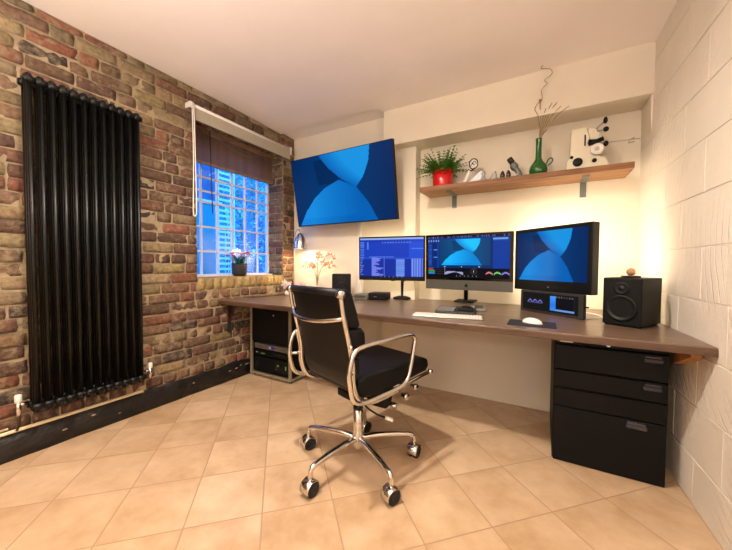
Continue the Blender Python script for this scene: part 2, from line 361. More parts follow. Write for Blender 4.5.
while z < ZC-.02:
    z1 = min(z+CH, ZC-.004); zj = random.uniform(-.004, .004)
    y = YF+random.uniform(0, .2)+(row % 2)*.112
    head = (row % 4 == 2)
    first = True
    while y < 2.735:
        L = (.112 if (head and random.random() < .8) or random.random() < .18 else .225)+random.uniform(-.012, .012)
        a, b_ = y, min(y+L, 2.735)
        pal = PAL
        if z > 2.0 and random.random() < min(.5, (z-1.85)*1.2): pal = YEL
        elif random.random() < .10: pal = YEL
        zm = (z+z1)/2
        segs = [(a, b_)]
        if WZ0-.11 < zm < WZ1+.04:
            segs = []
            if a < WY0: segs.append((a, min(b_, WY0)))
            if b_ > WY1: segs.append((max(a, WY1), b_))
        for s0, s1 in segs:
            if s1-s0 > .03: brick(O, VY, VZ, VX, s0, s1, z+zj, z1+zj, pal)
        y += L
    z += CH; row += 1
# soldier course beneath the sill, sill bricks, jambs and head
y = WY0
while y < WY1:
    L = random.uniform(.07, .085); b_ = min(y+L, WY1); brick(O, VY, VZ, VX, y, b_, WZ0-.105, WZ0, SILL, .006)
    brick(Vector((XL-WD, 0, WZ0)), VY, VX, VZ, y, b_, .02, .118, SILL); brick(Vector((XL-WD, 0, WZ0)), VY, VX, VZ, y, b_, .118, WD, SILL); y += L
y = WY0
while y < WY1:
    L = random.uniform(.06, .075); b_ = min(y+L, WY1); brick(O, VY, VZ, VX, y, b_, WZ1, WZ1+.105, YEL, .006)
    brick(Vector((XL-WD, 0, WZ1)), VY, VX, -VZ, y, b_, .0, .11, PAL); brick(Vector((XL-WD, 0, WZ1)), VY, VX, -VZ, y, b_, .11, WD, YEL); y += L
z = WZ0; k = 0
while z < WZ1-.02:
    z1 = min(z+CH, WZ1)
    for oy, nd in ((WY1, -VY), (WY0, VY)):
        o_ = Vector((XL-WD, oy, 0)); sp_ = .115 if k % 2 else WD
        brick(o_, VX, VZ, nd, 0, sp_, z, z1, PAL+[(YEL[0][0], 3)], .006)
        if k % 2: brick(o_, VX, VZ, nd, sp_, WD, z, z1, PAL+[(YEL[0][0], 3)], .006)
    z += CH; k += 1
# mortar bed
nb = len(bw.bm.faces); mo = .0015; xm = XL-mo
for (a, b_, c, d) in ((YF, WY0-mo, 0, ZC), (WY1+mo, 2.745, 0, ZC), (2.40, 2.75, ZC-.01, ZC+.06), (WY0-mo, WY1+mo, 0, WZ0-mo), (WY0-mo, WY1+mo, WZ1+mo, ZC)):
    bw.box((XL-WD-.04, a, c), (xm, b_, d), mi=1)
bw.bm.faces.ensure_lookup_table()
paint(bw.bm.faces[nb:], lin((150, 128, 94)))
struct(bw.build('wall_left', ['brick', 'mortar'], fix=False))
# skirting, chipped
sk = MB(); n = 200; prev = None
for i in range(n+1):
    y = YF+(2.72-YF)*i/n; t = .146+.014*noise.noise(Vector((y*6, 0, 0))); x = XL+.018+.009*noise.noise(Vector((y*7, 3, 0)))
    cur = [sk.bm.verts.new(p) for p in ((XL-.003, y, 0), (x+.004, y, 0), (x+.003, y, .05), (x, y, t-.012), (XL-.003, y, t+.006))]
    if prev:
        for k in range(4): sk.bm.faces.new((prev[k], cur[k], cur[k+1], prev[k+1]))
    prev = cur
sk_o = struct(sk.build('baseboard_left', 'skirt', smooth=True))
ch = MB()
for (y, z, L) in ((2.05, .105, .05), (2.12, .10, .03), (1.98, .11, .02), (1.93, .095, .03), (1.86, .09, .02), (.72, .07, .03), (1.0, .055, .02), (1.52, .09, .02), (.86, .10, .03)):
    ch.sphere((XL+.019, y, z), 1, 7, (.0045, L/2, .006))
ch.build('paint_chip', 'chip', sk_o)
# ------------------------------------------------------------------ window
XG = XL-WD
wf = MB(); ys = [1.755, 1.918, 2.079, 2.240, 2.401]; zs = [1.187, 1.412, 1.640, 1.740, 1.862, 2.06]
wf.box((XG-.02, WY0, WZ0+.0), (XG+.02, WY0+.022, WZ1-.002)); wf.box((XG-.02, WY1-.022, WZ0+.0), (XG+.02, WY1, WZ1-.002))
wf.box((XG-.02, WY0, WZ1-.03), (XG+.02, WY1, WZ1-.001)); wf.box((XG-.02, WY0, WZ0+.004), (XG+.02, WY1, WZ0+.026))
for y in ys: wf.box((XG-.011, y-.0085, WZ0+.01), (XG+.011, y+.0085, WZ1-.01))
for z in zs: wf.box((XG-.013, WY0+.01, z-.0085), (XG+.012, WY1-.01, z+.0085))
win = struct(wf.build('window_1', mat('window_paint', (205, 205, 215), .4)))
MB().box((XG-.003, WY0+.01, WZ0+.01), (XG-.001, WY1-.01, WZ1-.01)).build('window_glass', 'pane', win)
MB().box((XG+.0, WY0+.002, WZ0+.002), (XG+.075, WY1-.002, WZ0+.014)).build('window_sill', mat('sill_paint', (215, 210, 215), .35), win, bevel=.003)
# outside: a white-battened wall and shrubs across a narrow yard
ow = MB(); ow.box((-5.2, -1, 0), (-5.1, 9, 5.2)); struct(ow.build('wall_outside', mat('outside_render', (70, 105, 150), .8, 0, .6, 2.5)))
struct(MB().box((-5.2, -1, -.12), (-2.95, 9, -.0)).build('ground_outside', mat('yard_paving', (110, 120, 130), .9)))
bt = thing('slatted_screen', 'white slatted screen standing in the yard outside the window', 'screen', (-3.7, 2.73, 0))
sl = MB()
for k in range(34): sl.box((-.01, -.11, .15+k*.07), (.01, .11, .18+k*.07))
sl.build('slat', 'white', bt, bevel=.002); MB().box((-.02, -.13, 0), (.02, -.11, 2.6)).box((-.02, .11, 0), (.02, .13, 2.6)).build('post', 'white', bt)
ts = thing('garden_shrub', 'leafy shrub in the yard seen through right half of window', 'shrub', (-4.15, 3.55, 0))
lv = MB()
for k in range(1500):
    p = Vector((random.gauss(0, .16), random.uniform(-.5, .75), random.uniform(.15, 3.2)))
    lv.leaf(p, (random.uniform(-1, 1), random.uniform(-1, 1), random.uniform(-.4, .8)), random.uniform(.08, .16), .05)
lv.build('foliage', mat('pale_leaf', (170, 210, 215), .5, 0, .5, 5), ts); 
st = MB()
for k in range(5): st.tube([(0, -.5+k*.25, 0), (.03, -.48+k*.27, 1.4), (-.05, -.6+k*.3, 2.9)], .014, 6)
st.build('stem', 'twig', ts)
od = thing('garden_door', 'teal door in the yard wall seen through left of window', 'door', (-5.1, 3.25, 0))
MB().box((0, -.45, 0), (.05, .45, 2.1)).build('door_leaf', mat('teal_paint', (20, 130, 140), .5), od); MB().box((0, -.52, 0), (.07, -.45, 2.17)).box((0, .45, 0), (.07, .52, 2.17)).box((0, -.52, 2.1), (.07, .52, 2.17)).build('door_frame', 'white', od)
# roller blind on the face of the wall
rbld = thing('roller_blind', 'pale grey roller blind wound up above the window on the brick wall', 'blind', (XL+.06, 1.495, 2.325))
MB().cyl((0, .56, 0), (0, 1, 0), .014, 1.12).cyl((0, 0.0, 0), (0, 1, 0), .024, .018).cyl((0, 1.115, 0), (0, 1, 0), .02, .012).build('headrail', 'white', rbld, smooth=False)
MB().box((-.012, .02, -.105), (.006, 1.11, -.002)).build('blind_fabric', 'blind', rbld, bevel=.004)
MB().box((-.062, -.010, -.02), (.012, .0, .02)).build('bracket', 'white', rbld, bevel=.002); MB().box((-.062, 1.118, -.05), (.012, 1.126, .03)).build('bracket', 'white', rbld, bevel=.002)
ch = MB(); pts = crv([(.02, .0, .012), (.024, .004, -.4), (.02, .0, -.82), (.018, .008, -.87), (.018, .02, -.865), (.02, .026, -.81), (.022, .02, -.4), (.02, .014, .01)], 6); ch.tube(pts, .0045, 6); ch.build('bead_chain', 'white', rbld)
# wooden venetian, raised
vb = thing('wooden_blind', 'dark brown slatted wooden blind half drawn inside the window recess', 'blind', (XG+.07, WY0+.01, WZ1))
LW = WY1-WY0-.02
MB().box((-.028, 0, -.05), (.028, LW, -.008)).build('headrail', 'slat', vb, bevel=.003)
zz = -.06
for k in range(13):
    mt = Matrix.Rotation(D(58), 4, 'Y'); o_ = MB().box((-.021, .004, -.0013), (.021, LW-.004, .0013)).build('slat', 'slat', vb); o_.location = (0, 0, zz-.008); o_.rotation_euler = (0, D(48), 0); zz -= .0185
MB().box((-.022, .002, zz-.02), (.022, LW-.002, zz-.004)).build('bottom_rail', 'slat', vb, bevel=.002)
MB().tube([(.035, .20, -.03), (.04, .205, -.4), (.043, .215, -.76)], .0045, 8).build('tilt_wand', 'bark', vb)
MB().tube(crv([(.032, .2, -.05), (.036, .4, -.10), (.036, .62, -.13), (.034, .8, -.055)], 6), .0035, 6).build('cord', 'midgrey', vb)
# pot with pink flowers on the sill
pf = thing('flower_pot', 'small dark pot of pink flowers on the window sill', 'plant', (XL-.125, 2.085, WZ0+.006))
pf.scale = (1.3, 1.3, 1.25)
MB().lathe([(.0, 0), (.042, 0), (.052, .012), (.056, .07), (.054, .098), (.049, .098), (.048, .088), (0, .088)], 20).build('pot', 'terra', pf)
fo = MB()
for k in range(70):
    a = random.uniform(0, 2*math.pi); e_ = random.uniform(.2, 1.3)
    fo.leaf((.02*math.cos(a), .02*math.sin(a), .085+random.uniform(0, .05)), (math.cos(a)*math.cos(e_), math.sin(a)*math.cos(e_), math.sin(e_)), random.uniform(.05, .09), .013, .35)
fo.build('foliage', 'leaf2', pf)
for k in range(9):
    a = random.uniform(0, 6.28); rr = random.uniform(.03, .085); c = (rr*math.cos(a), rr*math.sin(a), random.uniform(.15, .19))
    fl = MB().tube([(0, 0, .09), (c[0]*.6, c[1]*.6, .13), (c[0], c[1], c[2]-.004)], .0012, 5, mi=1)
    for j in range(5):
        b2 = j*1.257; fl.sphere((c[0]+.008*math.cos(b2), c[1]+.008*math.sin(b2), c[2]), .0075, 6, (1, 1, .5))
    fl.build('flower', ['petal', 'leaf2'], pf)
# ------------------------------------------------------------------ radiator
rad = thing('column_radiator', 'tall black column radiator mounted on the brick wall', 'radiator', (XL, .584, .256))
def section(i):
    s_ = MB(); y = i*.0462; h = 1.815
    for x in (.045, .082, .119):
        s_.tube([(x, y, .035), (x, y, h-.035)], .0112, 12)
    for zc in (.032, h-.032):
        pr = [(.0, -.023), (.017, -.023), (.021, -.012), (.021, .012), (.017, .023), (0, .023)]
        s_.lathe(pr, 12, (.045, y, zc), (0, 1, 0)); s_.lathe(pr, 12, (.119, y, zc), (0, 1, 0))
        s_.tube(crv([(.033, y, zc), (.045, y, zc+(.022 if zc > 1 else -.022)), (.082, y, zc+(.027 if zc > 1 else -.027)), (.119, y, zc+(.022 if zc > 1 else -.022)), (.131, y, zc)], 4), .0135, 10)
    return s_
for i in range(12): section(i).build('radiator_section', 'rad', rad, fix=True)
for y, z in ((.1, .35), (.1, 1.5), (.41, .35), (.41, 1.5)): MB().box((-.006, y-.012, z-.01), (.05, y+.012, z+.01)).build('wall_bracket', 'rad', rad)
for y, lb, sgn in ((.520, 'white-capped radiator valve at the left foot of the radiator', 1), (1.163, 'white-capped radiator valve at the right foot of the radiator', -1)):
    v_ = thing('radiator_valve', lb, 'valve', (XL+.082, y, .17), 0)
    MB().tube([(0, 0, .085), (0, 0, .16)], .011, 12).tube([(0, 0, .142), (0, sgn*.034, .142)], .009, 10).build('valve_body', 'chrome', v_)
    MB().lathe([(0, .155), (.013, .155), (.015, .163), (.015, .192), (.012, .197), (0, .197)], 16).build('cap', 'white', v_)
    MB().tube([(0, 0, .09), (0, 0, .03), (-.03, 0, .0), (-.036, 0, -.004)], .006, 8).build('tail_pipe', 'copper', v_)
hp = MB().tube([(XL+.03, -2.9, .160), (XL+.03, 1.10, .160), (XL+.03, 1.14, .158)], .0095, 12).tube([(XL+.034, -2.9, .183), (XL+.034, .49, .183)], .006, 10)
tag(hp.build('heating_pipe', 'pipe'), 'cream painted heating pipe running along the wall under the radiator', 'pipe')
# ------------------------------------------------------------------ desk
dk = thing('desk', 'long walnut worktop fixed across the back wall from side to side', 'desk', (0, 0, 0))
poly = [(XL+.003, 1.775), (xr(1.775)-.001, 1.752), (xr(2.855)-.003, 2.855), (-1.025, 2.855), (-1.025, 2.735), (XL+.002, 2.735)]
MB().prism(poly, .712, .75).build('worktop', 'desk', dk, bevel=.004)
MB().prism([(XL+.004, 1.7735), (xr(1.775)-.001, 1.7505), (xr(1.775), 1.78), (XL+.004, 1.79)], .7125, .744).build('front_edge', 'edge', dk, bevel=.002)
MB().prism([(1.84, .711), (2.05, .711), (2.05, .60), (1.97, .625), (1.90, .655), (1.85, .675)], XR-.046, XR-.006, 'yz').build('bracket', 'wood2', dk, bevel=.006)
MB().tube([(XL+.12, 1.86, .705), (XL+.02, 1.86, .59)], .012, 4).box((XL+.012, 1.845, .45), (XL+.024, 1.875, .71)).build('bracket', 'bark', dk)
# ------------------------------------------------------------------ filing pedestal
pd = thing('filing_pedestal', 'black metal drawer pedestal under right end of desk', 'drawers', (.064, 1.992, 0))
Wp, Hp, Dp = .474, .70, .575
MB().box((0, .02, .001), (Wp, Dp, Hp)).build('cabinet_body', 'blackmetal', pd, bevel=.004)
HG = mat('handle_grey', (52, 50, 54), .35)
def drawer(z0, z1, hx0, hx1, hand=True):
    d_ = MB().box((.004, 0, z0), (Wp-.004, .02, z1)).build('drawer', 'blackmetal', pd, bevel=.004)
    MB().box((.02, -.006, z1-.012), (hx0-.01, .004, z1-.004)).build('pull_lip', 'blackmetal', d_, bevel=.001)
    if hand: MB().box((hx0, -.012, z1-.040), (hx1, .002, z1-.022)).box((hx0+.004, -.008, z1-.022), (hx1-.004, 0, z1-.008)).build('drawer_handle', HG, d_, bevel=.003)
drawer(.512, .645, .375, .445); drawer(.412, .507, .375, .445); drawer(.308, .407, .375, .445, False); drawer(.003, .303, .315, .395)
MB().box((.004, 0, .65), (Wp-.004, .02, Hp-.004)).build('top_rail', 'blackmetal', pd, bevel=.003)
MB().cyl((.235, -.004, .668), (0, 1, 0), .009, .012).build('lock', 'chrome', pd)
MB().box((.025, -.002, .66), (.085, .001, .668)).build('name_plate', 'alu', pd)
# ------------------------------------------------------------------ rack cabinet on the left
rk = thing('equipment_rack', 'black equipment rack cabinet with aluminium edges under left end of desk', 'rack cabinet', (-2.45, 2.06, 0), 0)
Wr, Hr, Dr = .52, .68, .52
fr = MB(); e_ = .024
for x in (0, Wr-e_):
    for y in (0, Dr-e_): fr.box((x, y, .02), (x+e_, y+e_, Hr))
for z in (.02, Hr-e_):
    fr.box((e_, 0, z), (Wr-e_, e_, z+e_)); fr.box((e_, Dr-e_, z), (Wr-e_, Dr, z+e_)); fr.box((0, e_, z), (e_, Dr-e_, z+e_)); fr.box((Wr-e_, e_, z), (Wr, Dr-e_, z+e_))
fr.build('frame', mat('champagne_edge', (160, 152, 128), .4, .6), rk, bevel=.003)
MB().box((.005, e_, .04), (.012, Dr-e_, Hr-.02)).build('side_panel', 'black', rk); MB().box((Wr-.012, e_, .04), (Wr-.005, Dr-e_, Hr-.02)).build('side_panel', 'black', rk)
MB().box((e_, Dr-.012, .04), (Wr-e_, Dr-.005, Hr-.02)).build('back_panel', 'black', rk); MB().box((e_, e_, .028), (Wr-e_, Dr-e_, .042)).build('base_panel', 'black', rk)
MB().box((e_, .012, .335), (Wr-e_, .022, Hr-e_)).build('blank_panel', 'black', rk); MB().cyl((.31, .008, .60), (0, 1, 0), .008, .012).build('lock', 'chrome', rk)
for x in (.03, Wr-.03):
    for y in (.04, Dr-.04): MB().cyl((x, y, .01), (0, 0, 1), .018, .02).build('foot', 'rubber', rk)
def rackunit(name, label, z0, z1, m_, lights, y0=.03):
    t = thing(name, label, 'audio equipment', (-2.45, 2.06, 0))
    MB().box((e_+.006, y0, z0), (Wr-e_-.006, .45, z1)).build('case', m_, t, bevel=.004)
    for i, (x, z, ww, hh_, mm) in enumerate(lights):
        MB().box((x, y0-.003, z), (x+ww, y0+.002, z+hh_)).build('indicator_light', mm, t)
    return t
rackunit('media_player', 'silver fronted unit with blue light, topmost inside the rack cabinet', .262, .315, mat('dark_silver', (112, 106, 98), .4, .4), [(.235, .278, .012, .016, 'led_white'), (.255, .274, .03, .024, 'led_blue')])
rackunit('network_switch', 'flat black unit with small yellow light in middle of rack cabinet', .20, .252, 'black', [(.06, .222, .01, .008, 'led_white'), (.12, .218, .05, .008, 'led_green')])
rackunit('power_amplifier', 'black unit with two green lights at the bottom of rack cabinet', .045, .185, 'black', [(.33, .125, .02, .014, 'led_green'), (.43, .105, .014, .034, 'led_green')])
# ------------------------------------------------------------------ office chair
oc = thing('office_chair', 'black leather office chair with chrome frame and five castors before the desk', 'chair', (-.846, 1.42, 0), math.atan2(-.319, .948))
hub = MB().lathe([(0, .078), (.012, .08), (.020, .09), (.027, .10), (.031, .125), (.031, .17), (.027, .18), (0.0255, .20), (.0255, .30), (.019, .302), (0, .302)], 20)
hub.build('column', 'chrome', oc); MB().lathe([(.0255, .298), (.027, .30), (.027, .316), (.0245, .318), (0, .318)], 18).build('column_collar', 'black', oc); MB().lathe([(0, .31), (.015, .31), (.015, .40), (0, .40)], 16).build('gas_lift', 'chrome', oc)
for k in range(5):
    a = D(-103+72*k)-math.atan2(-.319, .948); ca, sa = math.cos(a), math.sin(a)
    lg = MB().tube(crv([(.018*ca, .018*sa, .140), (.10*ca, .10*sa, .145), (.20*ca, .20*sa, .140), (.292*ca, .292*sa, .130), (.312*ca, .312*sa, .118), (.318*ca, .318*sa, .10), (.319*ca, .319*sa, .074)], 4), [.017]*5+[.0155]*5+[.0135]*5+[.0115]*10, 12)
    L_ = lg.build('leg', 'chrome', oc)
    b2 = D(90+(8, -10, 14, 4, -6)[k]); wx, wy = math.cos(b2), math.sin(b2); cx, cy = .319*ca, .319*sa
    ax = Vector((wy, -wx, 0)); cc = Vector((cx, cy, .0365))
    wh = MB()
    for sgn in (-1, 1): wh.lathe([(0, -.012), (.028, -.012), (.034, -.009), (.036, -.004), (.036, .004), (.034, .009), (.028, .012), (.012, .012), (.010, .009), (0, .009)], 24, cc+ax*.0165*sgn, ax*sgn)
    wh.build('castor_wheel', 'rubber', L_)
    hd = MB(); ro, ri = .0405, .0375; G = []
    for q_ in range(15):
        t = D(-12+204*q_/14); dx = Vector((wx*math.cos(t), wy*math.cos(t), math.sin(t)))
        G.append([hd.bm.verts.new(cc+dx*rr+ax*ss) for rr, ss in ((ri, -.030), (ro, -.028), (ro, .028), (ri, .030))])
    for g0, g1 in zip(G, G[1:]):
        for w_ in range(4): fc = hd.bm.faces.new((g0[w_], g0[(w_+1) % 4], g1[(w_+1) % 4], g1[w_])); fc.smooth = True
    hd.bm.faces.new(G[0][::-1]); hd.bm.faces.new(G[-1])
    hd.build('castor_hood', 'chrome', L_)
rail = [(-.292, .945), (-.276, .857), (-.243, .73), (-.226, .64), (-.222, .56), (-.196, .49), (-.14, .452), (-.06, .446), (.08, .458), (.22, .474), (.325, .482)]
for s_ in (-1, 1):
    x = .222 if s_ > 0 else -.204
    fm = MB(); pp = crv([(x, a, b_) for a, b_ in rail], 5); fm.tube(pp, .0105, 10)
    pp2 = crv([(x+s_*.014, a-.004, b_-.002) for a, b_ in rail[2:-2]], 5); fm.tube(pp2, .0075, 8)
    fm.lathe([(0, -.02), (.016, -.02), (.0185, -.016), (.0185, .006), (.015, .011), (0, .011)], 20, (x+s_*.004, -.290, .945), (s_, 0, 0))
    fm.lathe([(0, -.012), (.014, -.012), (.015, .006), (.010, .010), (0, .010)], 16, (x+s_*.004, .33, .484), (s_, 0, 0))
    fm.build('side_frame', 'chrome', oc)
    x = .268 if s_ > 0 else -.235
    am = MB().tube(crv([(x, -.272, .56), (x, -.278, .63), (x-.0, -.255, .70), (x, -.20, .722), (x, -.05, .728), (x, .095, .729), (x, .136, .708), (x, .133, .67), (x, .105, .56), (x, .08, .508), (x, .03, .487), (x-s_*.004, -.08, .476), (x-s_*.006, -.19, .474), (x-s_*.004, -.25, .50)], 6, True), .0105, 10, closed=True)
    am.tube([(x, .0, .482), (s_*.21, .0, .455)], .008, 8).tube([(x, -.272, .60), (s_*.21, -.228, .60)], .008, 8)
    am.build('armrest', 'chrome', oc)
cr = MB().tube(crv([(-.204, -.262, .845), (-.175, -.285, .835), (-.1, -.315, .822), (0, -.325, .818), (.1, -.315, .822), (.19, -.285, .835), (.222, -.262, .845)], 5), .010, 10)
cr.build('back_spreader', 'chrome', oc)
MB().tube([(-.21, -.1, .442), (-.10, -.06, .425), (.10, -.06, .425), (.21, -.1, .442)], .011, 8).tube([(-.21, .13, .458), (-.1, .1, .43), (.1, .1, .43), (.21, .13, .458)], .011, 8).build('seat_spreader', 'chrome', oc)
# leather sling, seen from behind and at the sides
def sheet(prof, th, w_, name, bev=.006, edge=0):
    # prof: centre line (y, z); extrudes a slab of thickness th across +-w_
    P = [Vector((0, a, b_)) for a, b_ in prof]; P = crv(P, 5); poly = []
    nrm = []
    for i, p in enumerate(P):
        t = (P[min(i+1, len(P)-1)]-P[max(i-1, 0)]).normalized(); nrm.append(Vector((0, -t.z, t.y)))
    a_ = [p+n_*th/2 for p, n_ in zip(P, nrm)]; b2 = [p-n_*th/2 for p, n_ in zip(P, nrm)]
    mb = MB(); n = len(P); xs = [-w_+.018, -w_*.6, 0, w_*.6, w_]; G = []
    for x in xs: G.append(([mb.bm.verts.new((x, q.y, q.z)) for q in a_], [mb.bm.verts.new((x, q.y, q.z)) for q in b2]))
    for j in range(len(xs)-1):
        for i in range(n-1):
            mb.bm.faces.new((G[j][0][i], G[j][0][i+1], G[j+1][0][i+1], G[j+1][0][i])); mb.bm.faces.new((G[j][1][i], G[j+1][1][i], G[j+1][1][i+1], G[j][1][i+1]))
        mb.bm.faces.new((G[j][0][0], G[j+1][0][0], G[j+1][1][0], G[j][1][0])); mb.bm.faces.new((G[j][0][-1], G[j][1][-1], G[j+1][1][-1], G[j+1][0][-1]))
    for j in (0, -1):
        for i in range(n-1): mb.bm.faces.new((G[j][0][i], G[j][1][i], G[j][1][i+1], G[j][0][i+1]))
    return mb
bk = sheet([(-.282, .955), (-.262, .857), (-.230, .73), (-.214, .64), (-.205, .565), (-.178, .505), (-.13, .474)], .016, .208, 'b').build('backrest', 'leather', oc, bevel=.005)
MB().tube([(-.197, -.285, .950), (.212, -.285, .950)], .016, 14).build('top_roll', 'leather', bk)
def pad(pts, w_, name, par, bev):
    mb = MB().prism(pts, -w_+.018, w_, 'yz'); o_ = mb.build(name, 'leather', par, bevel=bev, seg=4); return o_
pad([(-.272, .962), (-.235, .962), (-.208, .945), (-.178, .86), (-.160, .80), (-.165, .785), (-.232, .790), (-.254, .86)], .203, 'back_cushion', oc, .016)
pad([(-.230, .788), (-.150, .784), (-.128, .765), (-.124, .70), (-.134, .655), (-.212, .655)], .203, 'back_cushion', oc, .018)
pad([(-.212, .652), (-.165, .652), (-.160, .62), (-.160, .585), (-.170, .565), (-.195, .56), (-.205, .60)], .203, 'back_cushion', oc, .016)
seat = sheet([(-.17, .487), (-.10, .470), (0, .470), (.12, .478), (.24, .490), (.318, .496)], .014, .208, 's').build('seat_sling', 'leather', oc, bevel=.004)
pad([(-.185, .485), (-.14, .462), (.0, .459), (.15, .472), (.322, .492), (.338, .513), (.328, .552), (.28, .570), (.1, .566), (-.13, .566), (-.180, .545)], .210, 'seat_cushion', oc, .016)
mc = MB().box((-.055, -.10, .385), (.055, .10, .425)).prism([(-.06, .38), (-.02, .425), (.20, .425), (.17, .30), (.13, .285)], -.045, .085, 'yz')
mc.build('tilt_mechanism', 'black', oc, bevel=.008)
MB().lathe([(0, -.02), (.014, -.02), (.017, -.01), (.017, .01), (.012, .014), (0, .014)], 16, (.10, .175, .298), (1, .3, -.2)).build('tension_knob', 'chrome', oc)
for kx, ky, kz in ((.20, .16, .385), (.20, .235, .415)): MB().lathe([(0, -.03), (.012, -.03), (.013, -.008), (.017, -.006), (.018, .006), (.013, .009), (0, .006)], 16, (kx, ky, kz), (1, 0, 0)).build('frame_knob', 'chrome', oc)
lv_ = MB().tube(crv([(.04, -.02, .385), (.10, -.03, .352), (.16, -.005, .325), (.20, .02, .315)], 5), .0045, 8).build('height_lever', 'black', oc)
MB().tube([(.19, .012, .317), (.222, .035, .308)], .009, 10).build('lever_tip', 'white', lv_)
# ------------------------------------------------------------------ screens
def lerp(a, b_, t): return tuple(a[i]+(b_[i]-a[i])*t for i in range(3))
def ip(x, xs, ys_):
    if x <= xs[0]: return ys_[0]
    for i in range(len(xs)-1):
        if x <= xs[i+1]: return ys_[i]+(ys_[i+1]-ys_[i])*(x-xs[i])/(xs[i+1]-xs[i])
    return ys_[-1]
def wallpaper(u, v):
    c = lerp((1, 40, 92), (3, 62, 122), max(0, 1-abs(u-.5)*2))
    if u > .75: c = lerp((3, 52, 108), (2, 40, 94), (u-.75)*4)
    # upper sail
    xl = ip(v, [0, .2, .38, .52], [.31, .40, .52, .66]); xr = ip(v, [0, .2, .4, .52], [.81, .79, .73, .66])
    if v < .52 and xl < u < xr: c = lerp((2, 92, 178), (24, 148, 226), min(1, (u-xl)/.22+.15))
    # dark fold beside it
    elif .06 < v < .42 and u < xl and u > .24+v*.1: c = lerp(c, (1, 34, 80), .7)
    # lower dome
    top = ip(u, [.03, .12, .22, .34, .5, .66, .76, .84], [1.0, .78, .61, .48, .385, .52, .74, 1.0])
    if .03 < u < .84 and v > top: c = lerp((22, 140, 222), (0, 96, 182), min(1, max(0, (u-.2)/.5)+(.2 if v > .9 else 0)))
    return c
def screen(w_, h, nx, ny, fn, y, parent, name='screen', zc=0, xc=0):
    bm = bmesh.new(); cl = bm.loops.layers.float_color.new('col'); V_ = []
    for j in range(ny+1): V_.append([bm.verts.new((xc-w_/2+w_*i/nx, y, zc+h/2-h*j/ny)) for i in range(nx+1)])
    for j in range(ny):
        for i in range(nx):
            fc = bm.faces.new((V_[j][i], V_[j+1][i], V_[j+1][i+1], V_[j][i+1])); c = lin(fn((i+.5)/nx, (j+.5)/ny))
            for l in fc.loops: l[cl] = c
    me = bpy.data.meshes.new(name); bm.to_mesh(me); bm.free(); o = bpy.data.objects.new(name, me); C.objects.link(o); me.materials.append(M['screen']); o.parent = parent
    return o
# wall TV, tipped forward on its mount
tvW, tvH = 1.16, .667
tv = thing('wall_television', 'large flat television tilted on the wall above the corner lamp', 'television', (-1.688, 2.472, 1.796))
tv.rotation_euler = (D(10), 0, D(-1.7))
MB().box((-tvW/2, 0, -tvH/2), (tvW/2, .035, tvH/2)).build('bezel', 'black', tv, bevel=.004)
MB().box((-.35, .03, -.28), (.35, .075, .12)).build('back_case', 'black', tv, bevel=.01)
screen(tvW-.014, tvH-.018, 160, 92, wallpaper, -.0015, tv, zc=.002)
MB().box((-.08, .07, -.08), (.08, .14, .08)).box((-.03, .12, -.05), (.03, .21, .05)).build('wall_mount', 'black', tv)
# left monitor
def ui_left(u, v):
    if v < .045: return (150, 175, 235)
    if v > .955: return (28, 26, 70) if not (.28 < u < .72 and int(u*60) % 4 == 0 and v < .98) else (110, 110, 160)
    c = (22, 62, 190) if v < .48 else (18, 48, 160)
    if v < .1 and v > .085: return (16, 40, 130)
    if .10 < v < .13 and (.35 < u < .82) and int(u*70) % 3 != 0: return (70, 110, 225)
    if u > .78 and v < .48: c = (30, 78, 215)
    if u > .82 and .26 < v < .29: return (80, 120, 230)
    if u < .07 and v > .1 and v < .48 and int(v*60) % 2 == 0: return (90, 130, 230)
    if .12 < u < .14 and .1 < v < .28: return (90, 130, 225)
    if .46 < v < .49 and .15 < u < .55: return (70, 110, 215)
    if v > .49:
        if u < .02+.05*(((int(v*46)*7) % 5)/5) and int(v*46) % 2 == 0: return (100, 130, 225)
        if .19 < u < .23+.16*((math.sin(int(v*40)*12.9898)*43758.5) % 1): return (112, 128, 232)
        if .39 < u < .40: return (110, 130, 225)
        if .585 < u < .72 and v > .53: return (110, 150, 238) if int(v*46) % 2 else (90, 130, 225)
        if .82 < u < .99 and v > .51: return (120, 150, 238) if int(u*52) % 2 else (60, 90, 215)
        if v < .53: return (40, 80, 200)
    return c
lm = thing('computer_monitor', 'slim black monitor with blue spreadsheet screen, leftmost on the desk', 'monitor', (-1.203, 2.581, 1.134), D(9.2))
lm.rotation_euler = (D(1.8), 0, D(9.2))
MB().box((-.31, 0, -.205), (.31, .022, .195)).build('bezel', 'black', lm, bevel=.003)
screen(.592, .362, 120, 74, ui_left, -.0012, lm, zc=.000)
MB().box((-.06, .02, -.06), (.06, .045, .06)).build('mount_plate', 'black', lm)
MB().tube([(.02, .05, -.0), (.075, .15, -.10)], .014, 10).tube([(.075, .155, -.372), (.075, .155, -.06)], .021, 12).build('pole', 'black', lm)
MB().lathe([(0, -.384), (.085, -.384), (.085, -.372), (.035, -.358), (0, -.358)], 18, (.075, .125, 0)).build('desk_clamp', 'black', lm)
MB().tube(crv([(.06, .06, -.19), (.10, .04, -.215), (.13, .04, -.205), (.15, .03, -.19)], 5), .003, 6).tube(crv([(-.05, .04, -.19), (0, .05, -.212), (.06, .06, -.20)], 5), .003, 6).build('cable', 'cable', lm)
